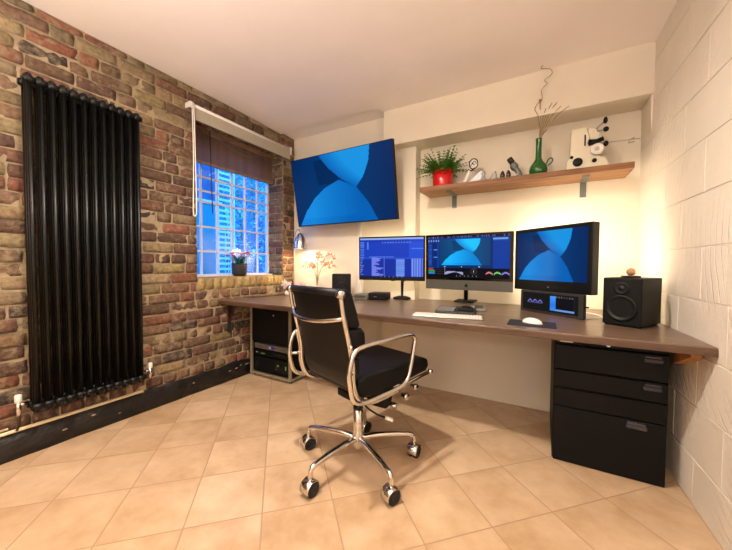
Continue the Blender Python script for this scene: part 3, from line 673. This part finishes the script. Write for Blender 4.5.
# all-in-one computer
def ui_mid(u, v):
    if v < .04: return (6, 14, 44) if (math.sin(int(u*150)*7.13+2)*9131) % 1 < .72 else (90, 110, 165)
    if v < .075: return (10, 50, 130)
    if v > .765:
        if v > .93:
            return (150, 150, 170) if (.34 < u < .66 and abs((u*20) % 1-.5) < .09 and .938 < v < .958) else (6, 8, 16)
        if u < .07 and v < .80: return (190, 40, 50)
        if u < .085 and .82 < v < .855: return (30, 170, 60)
        if u < .09 and .87 < v < .91: return (30, 130, 200)
        if .225 < u < .46:
            if abs(v-(.905-.05*math.sin((u-.225)/.235*math.pi)**.7)) < .02+.012*math.sin(u*30): return (160, 165, 215)
        for x0, cc in ((.73, (220, 130, 140)), (.825, (110, 215, 120)), (.915, (140, 130, 230))):
            if x0 < u < x0+.085 and abs(v-(.9-.04*math.sin((u-x0)/.085*math.pi))) < .018: return cc
        if abs(u-.225) < .003 or abs(u-.72) < .003: return (150, 150, 170)
        if .55 < u < .64 and abs(math.hypot((u-.59)*1.7, v-.84)-.06) < .01: return (60, 55, 60)
        if abs(u-.59) < .006 and abs(v-.84) < .02: return (220, 210, 210)
        if u < .2 and int(v*80) % 4 == 0: return (60, 50, 60)
        return (6, 8, 16)
    if u < .15:
        c = (8, 60, 155) if u > .05 else (12, 52, 140)
        if .05 < u < .12 and .11 < v < .76: c = (4, 40, 112)
        if v < .12 and int(u*120) % 4 < 2: return (130, 160, 220)
        if .07 < u < .12 and (abs(v-.32) < .012 or abs(v-.5) < .012): return (110, 145, 215)
        if u < .05 and int(v*50) % 2 == 0 and .2 < v < .7: return (30, 90, 185)
        return c
    if u > .81:
        if v < .13 and u < .98: return (120, 165, 225) if v < .105 else (20, 80, 180)
        return (4, 58, 156)
    if .155 < u < .79 and v < .70:
        c = wallpaper((u-.155)/.635, (v-.075)/.625); return (min(255, c[0]*1.0+2), min(255, c[1]*1.25+12), min(255, c[2]*1.12+10))
    if .72 < v < .75 and (int(u*60) % 13 == 0): return (170, 190, 225)
    return (6, 40, 100)
im = thing('desktop_computer', 'large all-in-one computer with silver chin, middle screen on the desk', 'computer', (-.505, 2.437, 1.096))
im.rotation_euler = (D(2.1), 0, D(-3.8))
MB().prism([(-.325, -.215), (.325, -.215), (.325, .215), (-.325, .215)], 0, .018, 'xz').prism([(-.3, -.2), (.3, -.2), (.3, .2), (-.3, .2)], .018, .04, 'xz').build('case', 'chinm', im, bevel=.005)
MB().box((-.325, -.002, -.140), (.325, .0, .215)).build('front_glass', 'blackgloss', im)
screen(.604, .320, 150, 82, ui_mid, -.0032, im, zc=.038)
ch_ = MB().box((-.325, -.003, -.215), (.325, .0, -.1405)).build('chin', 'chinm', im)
lo = MB()
P = [(.0, .008), (.004, .010), (.009, .009), (.012, .005), (.009, .001), (.010, -.004), (.013, -.006), (.010, -.012), (.006, -.014), (.0, -.0125), (-.006, -.014), (-.010, -.011), (-.013, -.004), (-.012, .004), (-.008, .009), (-.003, .0095)]
lo.prism([(a, b_-.178) for a, b_ in P], -.0042, -.003, 'xz'); lo.prism([(.001, -.166), (.005, -.164), (.006, -.159), (.002, -.161)], -.0042, -.003, 'xz')
lo.build('logo', 'black', ch_)
MB().tube([(-.05, .06, -.12), (-.06, .22, -.12)], .016, 10).tube([(-.065, .225, -.322), (-.062, .225, -.06)], .0165, 12).build('pole', 'black', im)
bz = MB().box((-.15, .17, -.3395), (.01, .30, -.325)).build('desk_clamp', 'black', im, bevel=.004)
# right monitor
rm = thing('computer_monitor', 'thick black monitor turned inward, rightmost screen on the desk', 'monitor', (.035, 2.535, 1.117), D(-39.5))
rm.rotation_euler = (0, 0, D(-39.5))
MB().box((-.297, 0, -.228), (.293, .066, .228)).build('case', 'black', rm, bevel=.006)
MB().box((-.2, .06, -.15), (.2, .085, .15)).build('back_case', 'black', rm, bevel=.01)
screen(.535, .352, 130, 80, wallpaper, -.0015, rm, zc=.024)
MB().box((-.005, -.002, -.200), (.005, 0, -.192)).build('badge', 'midgrey', rm)
MB().tube([(-.06, .05, -.363), (-.06, .05, -.2)], .014, 10).build('pole', 'black', rm); MB().box((-.13, -.01, -.3645), (.01, .11, -.355)).build('foot_plate', 'black', rm, bevel=.002)
# meter display unit below it
def ui_meter(u, v):
    if .53 < u < .94 and .10 < v < .90:
        if u < .63: return lerp((40, 120, 235), (120, 190, 255), abs(v-.6))
        if v > .80: return (110, 150, 220)
        if v < .17 and int(u*70) % 3 == 0: return (120, 120, 110)
        return (16, 18, 22) if u < .93 else (40, 42, 44)
    for x0 in (.10, .20, .30):
        pk = .58-.17*math.sin((u-x0)/.1*math.pi)
        if x0 <= u < x0+.095 and abs(v-pk) < .028: return (130, 130, 225)
        if x0 <= u < x0+.095 and pk < v < .60 and v > .52: return (70, 72, 130)
    return (24, 23, 21)
mu = thing('audio_meter', 'dark grey display panel with waveform screens below the rightmost monitor', 'audio meter', (.038, 2.382, .7505), D(-39.4))
MB().box((-.225, 0, 0), (.225, .03, .148)).build('case', 'grey', mu, bevel=.003)
screen(.40, .118, 120, 40, ui_meter, -.0012, mu, zc=.076, xc=-.003)
MB().tube([(.225, .015, .075), (.245, .02, .075)], .005, 8).build('side_plug', 'black', mu)
# ------------------------------------------------------------------ desk things
def speaker(name, label, loc, rz, w_, d_, h, group=None):
    t = thing(name, label, 'speaker', loc, rz, group)
    MB().box((-w_/2, 0, .006), (w_/2, d_, h)).build('cabinet', 'spk', t, bevel=.006)
    MB().box((-w_/2+.004, -.004, .01), (w_/2-.004, .001, h-.004)).build('baffle', 'spk', t, bevel=.003)
    r_ = w_*.36
    MB().lathe([(r_*1.12, -.002), (r_*1.15, .004), (r_*1.0, .006), (r_*.9, .002), (r_*.45, -.012), (r_*.3, -.010), (r_*.2, -.003), (0, 0)], 32, (0, -.005, h*.38), (0, -1, 0)).build('woofer', 'cone', t)
    MB().lathe([(r_*.55, -.002), (r_*.56, .003), (r_*.4, .003), (r_*.25, -.003), (r_*.15, .004), (0, .007)], 24, (-.0, -.005, h*.79), (0, -1, 0)).build('tweeter', 'cone', t)
    MB().box((-w_/2+.01, .01, 0), (w_/2-.01, d_-.01, .007)).build('foot_pad', 'rubber', t)
    return t
speaker('studio_speaker', 'black studio speaker beside the right wall, wooden ball on top', (.366, 2.105, .7505), D(-30), .172, .262, .258)
wbk = thing('wooden_ball', 'turned wooden ball on a small dark plate on top of the right speaker', 'ornament', (.418, 2.195, 1.0095))
MB().box((-.038, -.03, 0), (.038, .03, .010)).build('plate', 'bark', wbk, bevel=.003); MB().sphere((0, 0, .031), .0205, 16).build('ball', 'ball', wbk)
speaker('studio_speaker', 'small black speaker at the left of the desk behind the chair', (-1.59, 2.36, .7505), D(33), .172, .17, .235)
mb_ = thing('audio_interface', 'small silver box on the desk beside the left speaker', 'device', (-1.475, 2.50, .7505))
MB().box((-.065, 0, 0), (.075, .14, .048)).build('case', 'midgrey', mb_, bevel=.005); MB().box((-.05, -.002, .012), (.06, .001, .036)).build('front_panel', 'alu', mb_)
bb = thing('mini_computer', 'small flat black box on desk left of the leftmost monitor', 'computer', (-1.30, 2.50, .7505), D(8))
MB().box((-.085, 0, .004), (.085, .15, .066)).build('case', 'black', bb, bevel=.008); MB().box((-.075, .01, .0), (.075, .14, .005)).build('foot_pad', 'rubber', bb); MB().box((-.03, -.002, .03), (.0, .001, .034)).build('front_slot', 'midgrey', bb)
tag(MB().box((-1.635, 2.718, .76), (-1.60, 2.7395, 1.60)).build('cable_cover', 'white', bevel=.003), 'narrow white cable trunking running up the back wall to the television', 'cable cover')
# keyboard
kb = thing('keyboard', 'slim white keyboard lying along the front of the desk', 'keyboard', (-.512, 1.93, .7505), D(9.5))
MB().box((-.21, -.06, 0), (.21, .06, .008)).build('base', 'alu', kb, bevel=.003)
ky = MB(); 
for r_ in range(6):
    x = -.205; widths = [.0175]*23
    for ww in widths:
        if r_ == 0 and abs(x) < .05:
            if x < -.04: ky.box((-.05, -.054, .007), (.045, -.038, .0115))
            x += ww+.0002; continue
        ky.box((x+.001, -.054+r_*.018, .007), (x+ww-.001, -.038+r_*.018, .0115)); x += ww+.0002
ky.build('keys', 'white', kb)
# control surface
cs = thing('edit_controller', 'dark grey control panel with knobs and keys behind the keyboard', 'controller', (-.505, 2.125, .7505), D(6))
MB().prism([(-.085, 0), (.095, 0), (.095, .034), (-.085, .018)], -.125, .125, 'yz').build('case', 'grey', cs, bevel=.005)
kk = MB()
for i in range(6):
    for j in range(4): kk.box((-.115+i*.019, -.07+j*.034, .018+.003*j), (-.100+i*.019, -.048+j*.034, .027+.003*j))
kk.build('keys', 'midgrey', cs, bevel=.001)
MB().box((.02, -.055, .018), (.115, .045, .04)).build('key_block', 'black', cs, bevel=.004); MB().lathe([(0, .036), (.03, .036), (.028, .048), (0, .05)], 24, (.068, .01, 0)).build('jog_wheel', 'black', cs)
tp = thing('card_reader', 'slim silver device on the desk behind the dark control panel', 'device', (-.405, 2.40, .7505), D(8))
MB().box((-.055, -.12, 0), (.055, .10, .016)).build('case', 'midgrey', tp, bevel=.004); MB().box((-.03, -.09, .0155), (.03, .06, .018)).build('top_plate', 'grey', tp)
# mouse and mat
tag(MB().box((-.165, 1.845, .7502), (.068, 2.035, .7535)).build('mouse_mat', 'mousem', bevel=.001), 'dark rectangular mouse mat near front right of the desk', 'mouse mat')
ms = thing('mouse', 'low white mouse resting on the dark mouse mat', 'mouse', (-.045, 1.945, .7537), D(60))
mm = MB().sphere((0, 0, 0), 1, 18, (.031, .056, .03))
for v_ in mm.bm.verts: v_.co.z = max(0, v_.co.z)
mm.build('shell', 'white', ms, fix=True)
tag(MB().tube(crv([(.225, 2.27, .754), (.27, 2.32, .7535), (.33, 2.38, .7535), (.30, 2.55, .7535), (.2, 2.62, .7535)], 6), .003, 6).build('power_lead', 'white'), 'thin white lead on the desk between meter panel and right speaker', 'cable')
# bias lighting strips stuck to the backs of the three desk screens
def bias(par, w_, h, y, mm, z=0):
    b_ = MB()
    b_.box((-w_/2, y-.003, z+h/2-.008), (w_/2, y, z+h/2)).box((-w_/2, y-.003, z-h/2), (w_/2, y, z-h/2+.008))
    b_.box((-w_/2, y-.003, z-h/2), (-w_/2+.008, y, z+h/2)).box((w_/2-.008, y-.003, z-h/2), (w_/2, y, z+h/2))
    b_.build('bias_light_strip', mm, par)
bias(rm, .52, .38, .0705, emis('warm_led_bright', (255, 236, 205), 150))
bias(im, .50, .30, .0445, emis('warm_led', (255, 232, 190), 30)); bias(lm, .54, .32, .0265, emis('warm_led_soft', (255, 228, 180), 34))
# desk lamp in the corner
dl = thing('desk_lamp', 'chrome desk lamp with bell shade in the corner by the brick wall', 'lamp', (-2.326, 2.535, .7430+.0075))
MB().lathe([(0, 0), (.07, 0), (.07, .012), (.02, .02), (0, .02)], 24).build('base', 'chrome', dl)
MB().tube(crv([(0, 0, .015), (.004, 0, .3), (.012, 0, .55), (.03, 0, .655), (.06, 0, .69), (.088, 0, .672), (.094, 0, .645)], 6), .005, 8).build('stem', 'chrome', dl)
MB().lathe([(.072, .485), (.070, .50), (.063, .55), (.048, .60), (.028, .635), (.014, .648), (0, .65), (0, .645), (.026, .63), (.045, .597), (.060, .55), (.068, .50), (.070, .486)], 28, (.094, 0, 0), cap=False).build('lamp_shade', 'chrome', dl)
MB().sphere((.094, 0, .555), .022, 12).build('bulb', 'bulb', dl)
# flower arrangements in the corner
def spray(name, label, loc, h, petal, n, spread, group=None, pot=(.035, .09), pm='white', sd=1, bl=.011):
    random.seed(sd); t = thing(name, label, 'plant', loc, 0, group)
    MB().lathe([(0, 0), (pot[0]*.8, 0), (pot[0], pot[1]*.5), (pot[0]*.6, pot[1]), (pot[0]*.5, pot[1]), (0, pot[1]*.9)], 18).build('vase', pm, t)
    st_ = MB(); fl = MB()
    for k in range(n):
        a = random.uniform(0, 6.28); rr = spread*random.uniform(.2, 1); zt = h*random.uniform(.72, 1.05); e = Vector((rr*math.cos(a), rr*math.sin(a)*.6, zt))
        P_ = crv([(0, 0, pot[1]*.9), (e.x*.15, e.y*.15, h*.45), (e.x*.5, e.y*.5, zt*.88), e, e+Vector((e.x*.4, e.y*.4, -h*.10))], 4); st_.tube(P_, .0014, 5)
        for p in P_[9:]:
            for q in range(2):
                c = p+Vector((random.gauss(0, .012), random.gauss(0, .012), random.gauss(0, .012)))
                for j in range(4):
                    b2 = j*1.57+k; fl.sphere((c.x+bl*.7*math.cos(b2), c.y+bl*.3, c.z+bl*.7*math.sin(b2)), bl*.62, 5, (1, .5, 1))
    st_.build('stem', 'twig', t); fl.build('blossom', petal, t); return t
spray('coral_flowers', 'tall spray of coral blossoms in a pale vase by the back wall', (-2.06, 2.60, .7505), .44, 'coral', 12, .18, sd=9, bl=.007)
spray('white_flowers', 'low bunch of pale flowers in the corner against the brick wall', (-2.30, 2.42, .7505), .13, 'petalw', 8, .06, sd=5, pot=(.03, .05), bl=.009)
spray('white_flowers', 'low bunch of pale flowers between lamp and coral blossoms', (-2.14, 2.44, .7505), .12, 'petalw', 8, .045, sd=6, pot=(.028, .05), bl=.009)
tag(MB().tube(crv([(-2.47, 2.05, .7535), (-2.40, 2.15, .754), (-2.36, 2.3, .754), (-2.38, 2.45, .754), (-2.40, 2.52, .756)], 5), .003, 6).build('lamp_flex', 'cable'), 'thin dark flex lying on the desk beside the brick wall', 'cable')
# ------------------------------------------------------------------ shelf
sh = thing('wall_shelf', 'long rustic wooden shelf in the wall recess above the monitors', 'shelf', (0, 0, 0))
MB().box((-.938, 2.585, 1.697), (.495, 2.855, 1.738)).build('board', 'shelf', sh, bevel=.004)
MB().box((-.937, 2.5825, 1.6985), (.494, 2.59, 1.7365)).build('front_edge', 'edge2', sh, bevel=.002)
for x in (-.705, .249):
    MB().box((x-.02, 2.64, 1.690), (x+.02, 2.858, 1.6965)).box((x-.02, 2.851, 1.585), (x+.02, 2.858, 1.6965)).build('bracket', 'strap', sh, bevel=.001)
ZS = 1.7385
fp = thing('potted_fern', 'feathery green fern in a glossy red pot on the shelf', 'plant', (-.775, 2.715, ZS))
MB().lathe([(0, 0), (.078, 0), (.084, .012), (.086, .145), (.080, .148), (.078, .13), (0, .13)], 28).build('pot', 'red', fp)
random.seed(11); fo = MB()
for k in range(120):
    a = random.uniform(0, 6.283); e_ = random.uniform(.15, 1.3); L = random.uniform(.14, .25); y_s = .42
    d_ = Vector((math.cos(a)*math.cos(e_), math.sin(a)*math.cos(e_)*y_s, math.sin(e_)))
    p0 = Vector((.03*math.cos(a), .03*math.sin(a), .13)); last = p0; P_ = [p0]
    for s_ in range(1, 8):
        t = s_/7; p = p0+d_*L*t+Vector((0, 0, -.045*t*t*math.cos(e_))); P_.append(p)
    fo.tube(P_, .0013, 4)
    for s_ in range(2, 8):
        p = P_[s_]; dr = (P_[s_]-P_[s_-1]).normalized(); sd = dr.cross(VZ)
        sd = sd.normalized() if sd.length > .05 else Vector((1, 0, 0))
        for q in (-1, 1): fo.leaf(p, dr*.5+sd*q+Vector((0, 0, .1)), .040*(1.15-s_/9), .014, .3)
fo.build('foliage', 'leaf', fp)
random.seed(12)
# figurine: white and black ringed face ornament leaning back
og = thing('ringed_ornament', 'white and black oval ornament leaning on a white stand next to fern', 'ornament', (-.56, 2.70, ZS))
ring = [(.045+.034*math.cos(t), 0, .168+.042*math.sin(t)) for t in [2*math.pi*k/20 for k in range(20)]]
MB().tube(ring, .004, 8, closed=True).tube([(.02, -.002, .15), (.05, -.004, .19), (.07, -.002, .165)], .003, 6).tube([(.03, -.002, .18), (.055, -.004, .155)], .003, 6).tube(crv([(.005, -.004, .125), (.03, -.008, .112), (.06, -.004, .132)], 4), .006, 6).build('ring', 'black', og)
MB().lathe([(0, -.004), (.034, -.004), (.034, .004), (0, .004)], 20, (.045, .004, .168), (0, 1, 0)).build('face', 'white', og)
MB().tube([(-.03, 0, .006), (-.012, 0, .05), (.018, 0, .12)], [.022, .016, .012], 10).build('stand', 'white', og)
gw = thing('glass_wedge', 'clear glass wedge ornament on the shelf beside the ringed ornament', 'ornament', (-.50, 2.735, ZS))
MB().prism([(-.10, 0), (.06, 0), (.055, .112), (.03, .110)], -.02, .02, 'xz').build('glass_block', 'glass', gw, bevel=.006)
gf = thing('glass_figurine', 'small pale upright figurine left of the dark pointed ornament', 'ornament', (-.435, 2.70, ZS))
MB().lathe([(0, 0), (.026, 0), (.028, .02), (.016, .045), (.012, .06), (.018, .075), (.012, .092), (0, .096)], 14).build('figure', 'pewter' if False else 'glass', gf)
gp = thing('pointed_ornament', 'grey pointed sail-shaped ornament in the middle of the shelf', 'ornament', (-.37, 2.70, ZS))
MB().prism([(-.035, 0), (.03, 0), (.036, .05), (.026, .088), (.0, .06)], -.012, .012, 'xz').build('figure', 'pewter', gp, bevel=.005)
for x, lb in ((-.292, 'dark egg-shaped ornament on the shelf, left one of the pair'), (-.250, 'dark egg-shaped ornament on the shelf, right one of the pair')):
    t = thing('egg_ornament', lb, 'ornament', (x, 2.69, ZS), 0, 'pair of dark egg ornaments')
    MB().lathe([(0, 0), (.012, 0), (.017, .02), (.018, .042), (.013, .062), (.006, .074), (0, .078)], 14).build('egg', 'bark', t)
    MB().cyl((0, -.016, .036), (0, 1, 0), .0025, .006).build('inlay', 'brass', t)
cf = thing('carved_figure', 'grey carved figure with a dark knob head leaning left of green vase', 'ornament', (-.20, 2.70, ZS))
MB().tube(crv([(.03, 0, .0), (.022, 0, .05), (-.005, 0, .09), (-.022, 0, .125)], 4), [.022]*4+[.02]*4+[.030]*3+[.024]*2, 12).build('body', 'strap', cf)
MB().sphere((.012, -.022, .032), .006, 8).build('stud', 'white', cf)
MB().cyl((-.036, 0, .150), (-.5, 0, .8), .021, .04).build('head', 'bark', cf)
# vase
vs = thing('green_vase', 'green glass bottle vase with a small handle and dry twigs on shelf', 'vase', (-.046, 2.695, ZS))
MB().lathe([(0, 0), (.045, 0), (.058, .012), (.063, .045), (.058, .075), (.036, .105), (.022, .13), (.020, .18), (.020, .272), (.023, .28), (.019, .28), (.016, .24), (0, .23)], 26).build('bottle', 'green', vs)
MB().tube(crv([(.052, 0, .088), (.066, 0, .12), (.085, 0, .125), (.092, 0, .105), (.078, 0, .085), (.062, 0, .075)], 5), .0042, 8).build('handle', 'green', vs)
tw = MB(); W_ = lambda x, y, z: (x+.046, y-2.695, z-ZS)
tw.tube(crv([(0, 0, .24), W_(-.040, 2.66, 2.10), W_(-.042, 2.60, 2.255)], 5), .0034, 6).sphere(W_(-.042, 2.60, 2.258), .010, 8)
tw.tube(crv([W_(-.042, 2.66, 2.09), W_(-.054, 2.62, 2.16), W_(-.075, 2.61, 2.205), W_(-.06, 2.60, 2.235), W_(-.031, 2.59, 2.257), W_(-.034, 2.58, 2.32), W_(-.002, 2.57, 2.35), W_(-.018, 2.57, 2.378), W_(.018, 2.56, 2.395), W_(.028, 2.56, 2.415), W_(.01, 2.555, 2.44), W_(-.04, 2.55, 2.452), W_(-.03, 2.55, 2.472)], 5), .0026, 6)
for x, z in ((-.005, 2.194), (.032, 2.221), (.062, 2.218), (.086, 2.187), (.133, 2.175)):
    e = Vector(W_(x, 2.60, z)); tw.tube(crv([(0, 0, .25), (e.x*.2, -.02, .25+(e.z-.25)*.35), (e.x*.62, -.06, .25+(e.z-.25)*.8), e], 5), [.0032]*8+[.0026]*8, 5)
tw.tube(crv([(0, 0, .27), (.02, 0, .31), (.05, 0, .33)], 4), .003, 5)
tw.build('twigs', 'twig', vs)
# projector
pj = thing('film_projector', 'old ivory film projector with round black dials at right end of shelf', 'projector', (.255, 2.72, ZS))
MB().prism([(-.125, 0), (.115, 0), (.125, .03), (.10, .075), (.045, .10), (.035, .13), (-.01, .30), (-.10, .30), (-.105, .10), (-.125, .07)], -.05, .06, 'xz').build('body', 'proj', pj, bevel=.010, seg=3)
MB().prism([(-.008, .18), (.06, .16), (.07, .20), (.068, .26), (.05, .285), (.0, .295)], -.035, .04, 'xz').build('lamp_housing', 'proj', pj, bevel=.008)
for x, z, r_ in ((-.058, .062, .030), (.038, .060, .014), (-.094, .100, .010)):
    MB().lathe([(0, 0), (r_, 0), (r_, .006), (r_*.85, .010), (0, .010)], 20, (x, -.05, z), (0, -1, 0)).build('dial', 'black', pj)
MB().lathe([(0, 0), (.038, 0), (.038, .022), (.033, .028), (.028, .024), (0, .024)], 28, (.05, -.052, .130), (0, -1, 0)).build('lens_ring', 'white', pj)
em = MB()
for k in range(4): em.box((-.015+.004*(k % 2), -.0785, -.011+k*.007), (.014-.003*abs(k-1), -.0765, -.009+k*.007))
o_ = em.build('lens_mark', 'grey', pj); o_.location = (.05, 0, .13)
MB().tube([(.0, -.05, .175), (.085, -.055, .20)], .014, 10).box((-.022, -.054, .17), (-.014, -.048, .245)).tube([(-.0, -.05, .2), (.07, -.05, .19)], .01, 8).build('film_gate', 'black', pj)
for (x0, z0, x1, z1) in ((.045, .275, .092, .318), (.05, .262, .088, .256), (.06, .182, .092, .165)):
    MB().tube([(x0, -.045, z0), (x1, -.048, z1)], .006, 8).build('reel_arm', 'alu', pj)
for x, z, s_ in ((.094, .322, (.6, .8, 1.1)), (.098, .262, (.8, .8, .8)), (.100, .165, (.7, .8, .9))):
    MB().sphere((x, -.048, z), .021, 10, s_).build('roller', 'black', pj)
MB().tube([(.10, -.045, .172), (.28, -.045, .165)], .003, 8).tube([(.22, -.045, .163), (.25, -.045, .178)], .0035, 6).tube([(.22, -.045, .148), (.25, -.045, .151)], .0035, 6).build('spindle', 'alu', pj)
# ceiling hooks
for x, lb in ((-1.06, 'tiny cup hook in the ceiling, the left one'), (-1.035, 'tiny cup hook in the ceiling, the right one')):
    t = tag(MB().tube(crv([(x, 2.35, ZC), (x, 2.35, ZC-.008), (x+.006, 2.35, ZC-.016), (x+.01, 2.35, ZC-.010)], 4), .0018, 6).build('ceiling_hook', 'midgrey'), lb, 'hook', 'pair of ceiling hooks')
